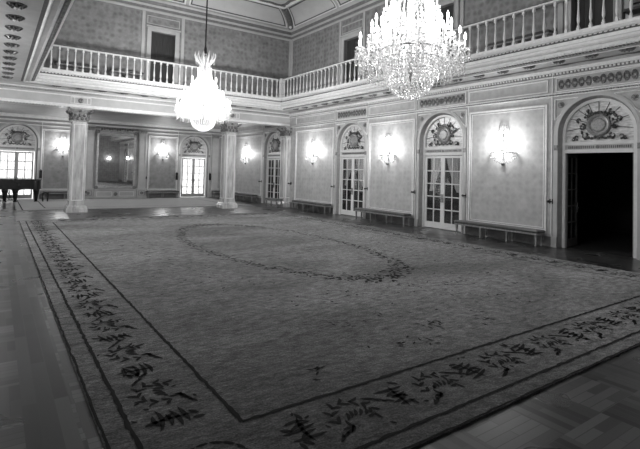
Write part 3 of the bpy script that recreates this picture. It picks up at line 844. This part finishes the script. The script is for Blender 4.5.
# ------------------------------------------------------------------ rugs
def wob(b, pts, w, z, amp=.012, seg=.06, mi=1, seed=1):
    rnd = random.Random(seed); b.mi = mi
    out = []
    for (x0, y0), (x1, y1) in zip(pts[:-1], pts[1:]):
        L = math.hypot(x1-x0, y1-y0); n = max(1, int(L/seg))
        for k in range(n): out.append((x0+(x1-x0)*k/n, y0+(y1-y0)*k/n, (x1-x0)/L, (y1-y0)/L))
    out.append((pts[-1][0], pts[-1][1], out[-1][2], out[-1][3]))
    prev = None
    for x, y, tx, ty in out:
        a = w/2*(1+rnd.uniform(-.4, .4)); c = w/2*(1+rnd.uniform(-.4, .4)); j = rnd.uniform(-amp, amp)
        v = (b.bm.verts.new((x-ty*(a+j), y+tx*(a+j), z)), b.bm.verts.new((x+ty*(c-j), y-tx*(c-j), z)))
        if prev: b.face([prev[0], prev[1], v[1], v[0]])
        prev = v
    b.mi = 0
def leaf(b, x, y, a, L, w, z, bend=0):
    b.mi = 1
    n = 5; up, dn = [], []
    for k in range(n+1):
        t = k/n; s = math.sin(PI*t)**.7*w/2
        ang = a+bend*(t-.5)
        cx, cy = x+L*(t-.5)*math.cos(ang), y+L*(t-.5)*math.sin(ang)
        up.append((cx-s*math.sin(ang), cy+s*math.cos(ang), z)); dn.append((cx+s*math.sin(ang), cy-s*math.cos(ang), z))
    b.poly(up+dn[::-1][1:-1]); b.mi = 0
def pile(b, x0, x1, y0, y1, h):
    b.mi = 0; b.box(x0, x1, y0, y1, 0.0, h)
def motif(b, cx, cy, ux, uy, z, rnd):
    """floral repeat: long axis along (ux,uy)"""
    vx, vy = -uy, ux
    def L(u, v, a, l, w, bend=0):
        leaf(b, cx+ux*u+vx*v, cy+uy*u+vy*v, math.atan2(uy, ux)+a, l, w, z, bend)
    j = lambda q: rnd.uniform(-q, q)
    # dark bloom: a stem with strokes laid across it
    L(0, .06, PI/2+j(.2), .40, .034, j(.4))
    for k in range(5): L(j(.02), -.06+k*.06, j(.25)+.1, rnd.uniform(.18, .36), .040, j(.5))
    for k in range(4): L(j(.16), .06+j(.22), rnd.uniform(0, PI), .11, .040)
    # laurel spray curling round in a C
    cu, cv_ = .50+j(.02), .02+j(.02)
    for k in range(9):
        a = PI*1.25-k*PI*1.45/8; r = .21-.006*k
        u, v = cu+r*math.cos(a), cv_+r*math.sin(a); t = a-PI/2
        for e in (-1, 1): L(u+.035*math.cos(t+e*.8), v+.035*math.sin(t+e*.8), t+e*.75+j(.15), rnd.uniform(.09, .14), .034, e*.5)
    for k in range(5): L(cu-.08+.045*k, cv_+.02*math.sin(k)-.02, 1.0+j(.3), .12, .032, .5)
    for k in range(4): L(.20+k*.05, -.20+.02*k, .6+j(.3), .12, .032, .4)
    for k in range(4): L(.74+k*.05, .16-.04*k, 2.3+j(.3), .12, .032, .4)
    for k in range(5): L(rnd.uniform(0, .9), rnd.uniform(-.28, .32), rnd.uniform(0, PI), .06, .024)
RG = (.71, 11.35, 2.35, 18.95)
rug = MB(); x0, x1, y0, y1 = RG
pile(rug, x0, x1, y0, y1, .018); z = .021
def rect(i): return [(x0+i, y0+i), (x1-i, y0+i), (x1-i, y1-i), (x0+i, y1-i), (x0+i, y0+i)]
wob(rug, rect(.015), .022, z, .006, .08, seed=2)
wob(rug, rect(.20), .034, z, .006, .06, seed=3)
wob(rug, rect(.96), .036, z, .006, .06, seed=4)
rnd = random.Random(11)
yy = y0+1.3
while yy < y1-.9: motif(rug, x0+.56, yy, 0, 1, z, rnd); yy += 1.02
yy = y0+1.3
while yy < y1-.9: motif(rug, x1-.56, yy, 0, -1, z, rnd); yy += 1.02
xx = x0+1.3
while xx < x1-.9: motif(rug, xx, y0+.56, 1, 0, z, rnd); motif(rug, xx, y1-.56, 1, 0, z, rnd); xx += 1.02
for cx, cy in ((x0+.58, y0+.58), (x1-.58, y0+.58), (x0+.58, y1-.58), (x1-.58, y1-.58)):
    for k in range(16): leaf(rug, cx+.25*math.cos(k*PI/8), cy+.25*math.sin(k*PI/8), k*PI/8+PI/2, .10, .03, z)
# oval wreath in the middle
ox, oy, oa, ob = 6.2, 10.95, 1.95, 4.45
for k in range(330):
    a = 2*PI*k/330
    for q in range(2):
        d = rnd.gauss(0, .11); rr = 1+d/2.8
        leaf(rug, ox+oa*rr*math.cos(a)+rnd.uniform(-.05, .05), oy+ob*rr*math.sin(a), rnd.uniform(0, PI), rnd.uniform(.06, .15), rnd.uniform(.03, .06), z)
for k in range(60):                          # sprays thickening the two ends
    a = rnd.choice((PI/2, -PI/2))+rnd.gauss(0, .4); rr = 1.04+rnd.uniform(-.03, .05)
    leaf(rug, ox+oa*rr*math.cos(a), oy+ob*rr*math.sin(a), rnd.uniform(0, PI), .14, .06, z)
for k in range(420):                         # scattered sprigs in the field, around the oval
    a = rnd.uniform(0, 2*PI); rr = 1.15+abs(rnd.gauss(0, .35))
    x, y = ox+oa*rr*math.cos(a)*1.25, oy+ob*rr*math.sin(a)
    if x0+1.2 < x < x1-1.2 and y0+1.2 < y < y1-1.2: leaf(rug, x, y, rnd.uniform(0, PI), rnd.uniform(.05, .11), rnd.uniform(.02, .04), z)
for k in range(14):
    x, y = rnd.uniform(x0+1.4, x1-1.4), rnd.uniform(y0+1.4, y0+3.5)
    for q in range(7): leaf(rug, x+rnd.gauss(0, .12), y+rnd.gauss(0, .08), rnd.uniform(0, PI), .09, .025, z)
o = link('rug', rug, [M['rug'], M['rug_dark']]); o['label'] = 'large dark wool rug with floral border and oval wreath covering the ballroom floor'; o['category'] = 'rug'
rug = MB(); pile(rug, .80, 11.9, 23.0, 29.9, .015)
wob(rug, [(1.0, 23.2), (11.7, 23.2), (11.7, 29.7), (1.0, 29.7), (1.0, 23.2)], .05, .018, .008, .1, seed=8)
wob(rug, [(1.9, 24.1), (10.8, 24.1), (10.8, 28.8), (1.9, 28.8), (1.9, 24.1)], .05, .018, .008, .1, seed=9)
o = link('rug', rug, [M['rug_far'], M['rug_dark']]); o['label'] = 'paler rug lying in the alcove behind the marble pillars'; o['category'] = 'rug'

# ------------------------------------------------------------------ benches
def bench(L, label, loc, rz, nl=4, dep=.42, grp='long benches along the walls'):
    r = empty('bench', loc, rz, label=label, cat='bench', group=grp)
    b = MB(); hx, hy = L/2, dep/2
    def outline(e, z):
        pts = []
        for cx, cy, a0 in ((hx-.08, hy-.08, 0), (-hx+.08, hy-.08, PI/2), (-hx+.08, -hy+.08, PI), (hx-.08, -hy+.08, 3*PI/2)):
            for k in range(4): a = a0+PI/2*k/3; pts.append((cx+(.08+e)*math.cos(a), cy+(.08+e)*math.sin(a), z))
        return pts
    b.rings([outline(-.01, .385), outline(0, .40), outline(.005, .44), outline(-.02, .465), outline(-.07, .475)]); link('seat', b, M['seat'], r, local=True)
    b = MB(); b.rings([outline(-.03, .33), outline(-.005, .335), outline(-.005, .382), outline(-.03, .384)]); link('seat_frame', b, M['disc'], r, local=True)
    for k in range(nl):
        for s in (-1, 1):
            x = -hx+.1+(L-.2)*k/(nl-1)
            b = MB(); b.square([(.018, 0), (.024, .03), (.018, .06), (.028, .29), (.034, .335)], c=(x, s*(hy-.06), 0)); link('leg', b, M['bench_frame'], r, local=True)
    return r
BXC = W-.34
bench(2.95, 'long dark upholstered bench beside the open dark doorway', (BXC, 8.63, 0), PI/2)
bench(3.0, 'long dark upholstered bench between the second and third arched doors', (BXC, 13.85, 0), PI/2)
bench(3.0, 'long dark bench between the third arched door and the wall pillar', (BXC, 18.95, 0), PI/2)
bench(1.3, 'short bench in front of the pillar on the right wall', (W-.85, 21.75, 0), PI/2, 2)
bench(2.3, 'bench on the alcove side wall nearest the last arched door', (BXC, 26.1, 0), PI/2, 3)
bench(1.8, 'bench on the alcove side wall close to the far corner', (BXC, 28.6, 0), PI/2, 3)
bench(2.3, 'bench on the far wall seen left of the near pillar', (3.35, YB-.38, 0), PI, 3)
bench(2.1, 'bench on the far wall under the sconce right of the mirror', (9.02, YB-.38, 0), PI, 3)
bench(.85, 'short bench on the far wall in the corner behind the right pillar', (12.85, YB-.45, 0), PI, 2)
# benches up on the balcony
def ubench(L, label, loc, rz): return bench(L, label, loc, rz, 3, .4, 'benches up on the balcony')
ubench(1.6, 'low bench on the back balcony at its left end', (2.6, YU-.35, ZF), PI)
ubench(1.4, 'low bench on the back balcony left of the upper door', (4.6, YU-.35, ZF), PI)
ubench(2.0, 'low bench on the right balcony above the open dark doorway', (W-.35, 7.9, ZF), PI/2)
# chair behind the balustrade, top right
ch = empty('side_chair', (W-.45, 4.78, ZF), PI/2, label='dark side chair on the right balcony behind the balustrade at the top right', cat='chair')
b = MB(); b.box(-.22, .22, -.22, .22, .40, .46); link('seat', b, M['seat'], ch, local=True)
b = MB(); b.box(-.22, -.17, -.22, -.18, .46, 1.0); b.box(.17, .22, -.22, -.18, .46, 1.0); b.box(-.17, .17, -.215, -.185, .90, 1.0); b.box(-.17, .17, -.21, -.19, .65, .70); link('backrest', b, M['black'], ch, local=True)
for sx in (-1, 1):
    for sy in (-1, 1): b = MB(); b.square([(.015, 0), (.022, .40)], c=(sx*.19, sy*.19, 0)); link('leg', b, M['black'], ch, local=True)

# ------------------------------------------------------------------ grand piano, long side to the camera
pn = empty('grand_piano', (.66, 28.7, .019), 0, label='black grand piano in front of the far left window', cat='piano')
def shape(z, e=0):
    pts = [(-1.35-e, -.75-e), (1.0+e, -.75-e)]
    pts += [(1.0+(.33+e)*math.sin(a), -.42-(.33+e)*math.cos(a)) for a in [PI*k/8 for k in range(1, 8)]]
    pts += [(.85+e, -.02+e), (.45, .12+e), (.05, .32+e), (-.3, .62+e), (-.6, .75+e), (-1.35-e, .75+e)]
    return [(x, y, z) for x, y in pts]
b = MB(); b.rings([shape(.66), shape(.68, .01), shape(1.14)]); link('case', b, M['black'], pn, local=True)
b = MB(); b.rings([shape(1.145, .02), shape(1.18, .025), shape(1.19, .01)]); link('lid', b, M['black'], pn, local=True)
b = MB()
for xa, xb in ((-.95, .22), (.22, 1.2)):        # curved apron under the case
    n = 10
    for k in range(n):
        u, v = k/n, (k+1)/n
        za, zb = .66-.14*(2*u-1)**4, .66-.14*(2*v-1)**4
        q = [(xa+(xb-xa)*u, za), (xa+(xb-xa)*v, zb), (xa+(xb-xa)*v, .68), (xa+(xb-xa)*u, .68)]
        b.rings([[(x, -.72, z) for x, z in q], [(x, -.66, z) for x, z in q]])
link('apron', b, M['black'], pn, local=True)
for x, y in ((-.95, -.6), (-.25, -.62), (.2, -.6), (1.13, -.4), (-1.0, .55)):
    b = MB(); b.lathe([(.08, 0), (.09, .05), (.06, .07), (.08, .12), (.12, .5), (.15, .57), (.15, .67)], c=(x, y, 0), n=8); link('leg', b, M['black'], pn, local=True)
b = MB(); b.tube([(-.16, -.3, .6), (.05, -.3, .14)], .02, 6); b.tube([(-.05, -.3, .6), (-.05, -.3, .14)], .02, 6); b.box(-.12, .12, -.42, -.2, .08, .14); link('pedal_lyre', b, M['black'], pn, local=True)
b = MB(); b.box(-1.5, -1.35, -.7, .7, .66, .74); link('keyboard', b, M['white'], pn, local=True)
st = empty('piano_bench', (2.22, 28.35, .019), 0, label='small black stool at the right end of the piano', cat='stool')
b = MB(); b.box(-.15, .15, -.2, .2, .42, .5); link('seat', b, M['black'], st, local=True)
for sx in (-1, 1):
    for sy in (-1, 1): b = MB(); b.square([(.02, 0), (.03, .42)], c=(sx*.11, sy*.16, 0)); link('leg', b, M['black'], st, local=True)

# ------------------------------------------------------------------ lights
def pt(name, loc, power, rad, parent):
    l = bpy.data.lights.new(name, 'POINT'); l.energy = power; l.shadow_soft_size = rad
    o = bpy.data.objects.new(name, l); C.objects.link(o); o.location = loc; o.parent = parent; return o
pt('curtain_fill_glow', (0, 0, -.2), 260, .15, HALL)  # added fill light for the curtains behind the glass
# sconces: local, +y into the room, origin on the wall at bowl rim height
SCP = 62
def sconce():
    r = empty('wall_sconce')
    b = MB(); b.lathe([(.13, 0), (.13, .02), (.09, .04), (.0, .045)], c=(0, 0, .18), n=14, axis='y'); b.tube([(0, .03, -.2), (0, .05, .2), (0, .05, .75)], .018, 6); link('back_plate', b, M['brass'], r, local=True)
    b = MB()
    for i in range(7):
        t = i/6; rr = .40*math.cos(t*PI/2*.93); z = -.30*math.sin(t*PI/2)
        n = max(5, int(rr*46))
        for k in range(n+1):
            a = PI*k/n; b.octa((rr*math.cos(a), .02+rr*.75*math.sin(a), z), .024, .032)
    for k in range(15):
        a = PI*k/14
        for q in range(3): b.octa((.42*math.cos(a), .02+.32*math.sin(a), -.05-q*.05), .016, .025)
    link('crystal_bowl', b, M['crystal'], r, local=True, kind='stuff')
    b = MB(); b.tube([(.41*math.cos(PI*k/12), .02+.31*math.sin(PI*k/12), .02) for k in range(13)], .014, 5); b.lathe([(.0, -.40), (.05, -.36), (.07, -.32), (.03, -.3)], c=(0, .06, 0), n=8); link('bowl_rim', b, M['brass'], r, local=True)
    b = MB()
    for k in range(9):
        a = PI*k/8; b.octa((.17*math.cos(a), .04+.12*math.sin(a), .70), .02, .05); b.octa((.13*math.cos(a), .04+.1*math.sin(a), .80), .018, .06)
        for q in range(4): b.octa(((.17+.05*q)*math.cos(a), .04+(.12+.04*q)*math.sin(a), .62-.14*q), .012, .022)
    for k in range(5): b.octa((.06*(k-2), .06, .92-.02*abs(k-2)), .022, .06)
    link('crystal_crown', b, M['crystal'], r, local=True, kind='stuff')
    b = MB(); b.tube([(.17*math.cos(PI*k/8), .04+.12*math.sin(PI*k/8), .66) for k in range(9)], .01, 5); link('crown_ring', b, M['brass'], r, local=True)
    for k in range(5):
        a = PI*(.1+.8*k/4); x, y = .28*math.cos(a), .03+.2*math.sin(a)
        b = MB(); b.lathe([(.035, .03), (.04, .05), (.014, .06), (.014, .17)], c=(x, y, 0), n=8); cd = link('candle', b, M['candle'], r, local=True)
        b = MB(); b.lathe([(.012, .17), (.022, .20), (.016, .235), (.002, .27)], c=(x, y, 0), n=7); link('bulb', b, M['bulb'], cd, local=True)
    pt('sconce_glow', (0, .38, .30), SCP, .12, r)
    return r
sc = sconce()
SC = [((W, 8.62, 2.72), PI/2, 'beside the open dark doorway'), ((W, 13.85, 2.72), PI/2, 'between the second and third arched doors'), ((W, 19.3, 2.72), PI/2, 'between the third arched door and the wall pillar'),
      ((W, 27.0, 2.72), PI/2, 'on the alcove side wall right of the right pillar'), ((3.2, YB, 2.85), PI, 'on the far wall left of the near pillar'), ((9.05, YB, 2.85), PI, 'on the far wall between mirror and right window'),
      ((W, 3.27, 2.72), PI/2, 'at the near end of the right wall'), ((12.0, YN, 2.72), 0, 'on the near wall'),
      ((XL, 13.85, 2.72), -PI/2, 'on the left wall between its two windows before the beam'),
      ((XL, 19.3, 2.72), -PI/2, 'on the left wall close to the beam'), ((XL, 27.0, 2.72), -PI/2, 'on the left wall of the alcove')]
for i, (l, rz, t) in enumerate(SC):
    o = sc if i == 0 else copy_tree(sc)
    place(o, l, rz, 'lit crystal wall sconce '+t, 'crystal wall sconces', 'wall sconce')
    if l[1] < 4:                      # dimmer bulbs at the near end of the room
        for q in o.children:
            if q.type == 'LIGHT': q.data = q.data.copy(); q.data.energy = 16

# chandelier, origin at lowest point
def chandelier(label, loc, CHP):
    r = empty('chandelier', loc, 0, label=label, cat='chandelier', group='crystal chandeliers')
    Z = loc[2]; rnd = random.Random(4)
    b = MB(); b.tube([(0, 0, 2.9), (0, 0, 10.42-Z)], .028, 8); b.lathe([(.0, 10.2-Z), (.12, 10.28-Z), (.2, 10.38-Z), (.2, 10.42-Z)], n=14); b.lathe([(.03, 2.8), (.09, 2.86), (.06, 2.95), (.05, 3.1), (.03, 3.15)], n=10); link('ceiling_rod', b, M['iron'], r, local=True)
    b = MB(); b.lathe([(.02, .3), (.05, .5), (.03, .9), (.07, 1.2), (.03, 1.5), (.06, 1.9), (.03, 2.2), (.05, 2.6), (.02, 2.9)], n=10); link('stem', b, M['brass'], r, local=True)
    # basket of beads
    b = MB(); N = 15
    for i in range(N+1):
        t = i/N*PI/2*.96; rr = .50*math.cos(t)**.85; z = .66-.66*math.sin(t)
        n = max(4, int(rr*80)); off = rnd.random()
        for k in range(n):
            a = 2*PI*(k+off)/n; b.octa((rr*math.cos(a), rr*math.sin(a), z), .025, .032)
    link('crystal_basket', b, M['crystal'], r, local=True, kind='stuff')
    b = MB()
    for z, rr, h in ((.70, .54, .03), (.86, .57, .03), (1.30, .42, .03), (2.30, .26, .02), (1.75, .38, .02)):
        b.lathe([(rr, z), (rr+.02, z+h/2), (rr, z+h), (rr-.02, z+h/2)], n=32, caps=False)
    link('hoops', b, M['brass'], r, local=True)
    # strands: skirt, tall body, neck
    b = MB()
    def strands(n, r0, z0, r1, z1, sag, sz, m):
        for k in range(n):
            a = 2*PI*k/n
            for q in range(m+1):
                t = q/m; rr = r0+(r1-r0)*t-sag*math.sin(PI*t); z = z0+(z1-z0)*t
                b.octa((rr*math.cos(a), rr*math.sin(a), z), sz, sz*1.5)
    strands(40, .56, .86, .54, .62, 0, .022, 5)
    strands(34, .57, .90, .42, 1.30, .02, .022, 8)
    strands(30, .42, 1.32, .38, 1.76, .02, .022, 10)
    strands(26, .38, 1.78, .26, 2.3, .07, .02, 12)
    strands(18, .26, 2.32, .10, 2.75, .05, .018, 9)
    strands(44, .80, .62, .74, .34, 0, .02, 5); strands(56, .96, .80, .93, .50, 0, .02, 4); strands(40, .68, .95, .62, .55, 0, .02, 6); strands(36, .56, 1.5, .50, 1.1, 0, .02, 6)
    link('crystal_strands', b, M['crystal'], r, local=True, kind='stuff')
    # crown of upright plumes
    b = MB()
    for k in range(12):
        a = 2*PI*k/12
        pts = [((.12+.26*math.sin(PI*.62*t))*math.cos(a), (.12+.26*math.sin(PI*.62*t))*math.sin(a), 2.42+.52*t) for t in [i/5 for i in range(6)]]
        b.tube(pts, [.018, .026, .03, .03, .024, .01], 4)
        for q in range(3): b.octa((.34*math.cos(a), .34*math.sin(a), 2.66-.07*q), .02, .03)
    link('crystal_crown', b, M['crystal'], r, local=True, kind='stuff')
    # arms in three tiers
    def arm(rad, z, r0, zi, a, sc, drops):
        c, s = math.cos(a), math.sin(a)
        b = MB(); pts = []
        for i in range(11):
            t = i/10; rr = r0+(rad-r0)*t; zz = zi+(z-zi)*t-.16*sc*math.sin(PI*t*1.15)
            pts.append((rr*c, rr*s, zz))
        b.tube(pts, .016, 6); b.lathe([(.02, 0), (.075*sc, .02), (.085*sc, .045), (.03, .05)], c=(rad*c, rad*s, z), n=10)
        o = link('arm', b, M['crystal'], r, local=True)
        b = MB(); b.lathe([(.018, .045), (.016, .20)], c=(rad*c, rad*s, z), n=8); cd = link('candle', b, M['candle'], o, local=True)
        b = MB(); b.lathe([(.012, .20), (.026, .24), (.02, .29), (.002, .34)], c=(rad*c, rad*s, z), n=8); link('bulb', b, M['bulb'], o, local=True)
        b = MB()
        for k in range(drops):
            q = 2*PI*k/drops
            for j in range(3): b.octa((rad*c+.08*sc*math.cos(q), rad*s+.08*sc*math.sin(q), z-.03-.065*j), .016+.004*j, .03)
        for j in range(6): b.octa((rad*c, rad*s, z-.1-.07*j), .018+.003*(j == 5), .035)
        for j in range(1, 8):         # swags back to the body
            t = j/8; rr = rad+(r0-rad)*t; b.octa((rr*c, rr*s, z+.02-.13*math.sin(PI*t)+(zi+.25-z)*t), .018, .028)
        link('pendants', b, M['crystal'], o, local=True, kind='stuff')
    for k in range(14): arm(.96, .84, .45, .78, 2*PI*k/14, 1.1, 8)
    for k in range(12): arm(.72, 1.16, .40, 1.05, 2*PI*(k+.5)/12, 1.0, 7)
    for k in range(8): arm(.46, 1.66, .28, 1.55, 2*PI*k/8, .8, 6)
    for k in range(7): pt('chandelier_glow', (.80*math.cos(2*PI*(k+.25)/7), .80*math.sin(2*PI*(k+.25)/7), 1.42), CHP, .16, r)
    pt('chandelier_glow', (0, 0, .62), CHP*.45, .2, r)
    pt('chandelier_glow', (.16, 0, 2.05), CHP*.25, .06, r)
    return r
chandelier('large lit crystal chandelier hanging nearest the camera, cut off by the top of the frame', (6.25, 5.97, 3.39), 42)
chandelier('smaller looking lit crystal chandelier on a long dark rod before the back balcony', (6.25, 16.3, 3.38), 115)

# ------------------------------------------------------------------ world, camera, colour
w = bpy.data.worlds.new('daylight'); S.world = w; w.use_nodes = True
bg = w.node_tree.nodes['Background']; bg.inputs['Color'].default_value = (1, 1, 1, 1); bg.inputs['Strength'].default_value = 2.7
cam = bpy.data.cameras.new('camera'); co = bpy.data.objects.new('camera', cam); C.objects.link(co); S.camera = co
F, yaw, pit, rol, py, px = 459.38, 34.491, 1.768, 1.478, 156.996, 312.385
cam.sensor_width = 36; cam.sensor_fit = 'HORIZONTAL'; cam.lens = F/640*36
cam.shift_x = (320-px)/640; cam.shift_y = (py-224.5)/640
cam.clip_end = 200; cam.clip_start = .05
co.location = (0, 0, 2.0)
co.matrix_world = Matrix.Translation((0, 0, 2.0)) @ Matrix.Rotation(-R(yaw), 4, 'Z') @ Matrix.Rotation(R(90+pit), 4, 'X') @ Matrix.Rotation(R(rol), 4, 'Z')
S.view_settings.view_transform = 'Standard'; S.view_settings.look = 'None'; S.view_settings.gamma = 1; S.view_settings.use_curve_mapping = False
S.view_settings.exposure = .70
S.cycles.sample_clamp_indirect = 4; S.cycles.max_bounces = 8; S.cycles.transparent_max_bounces = 24; S.cycles.use_denoising = True
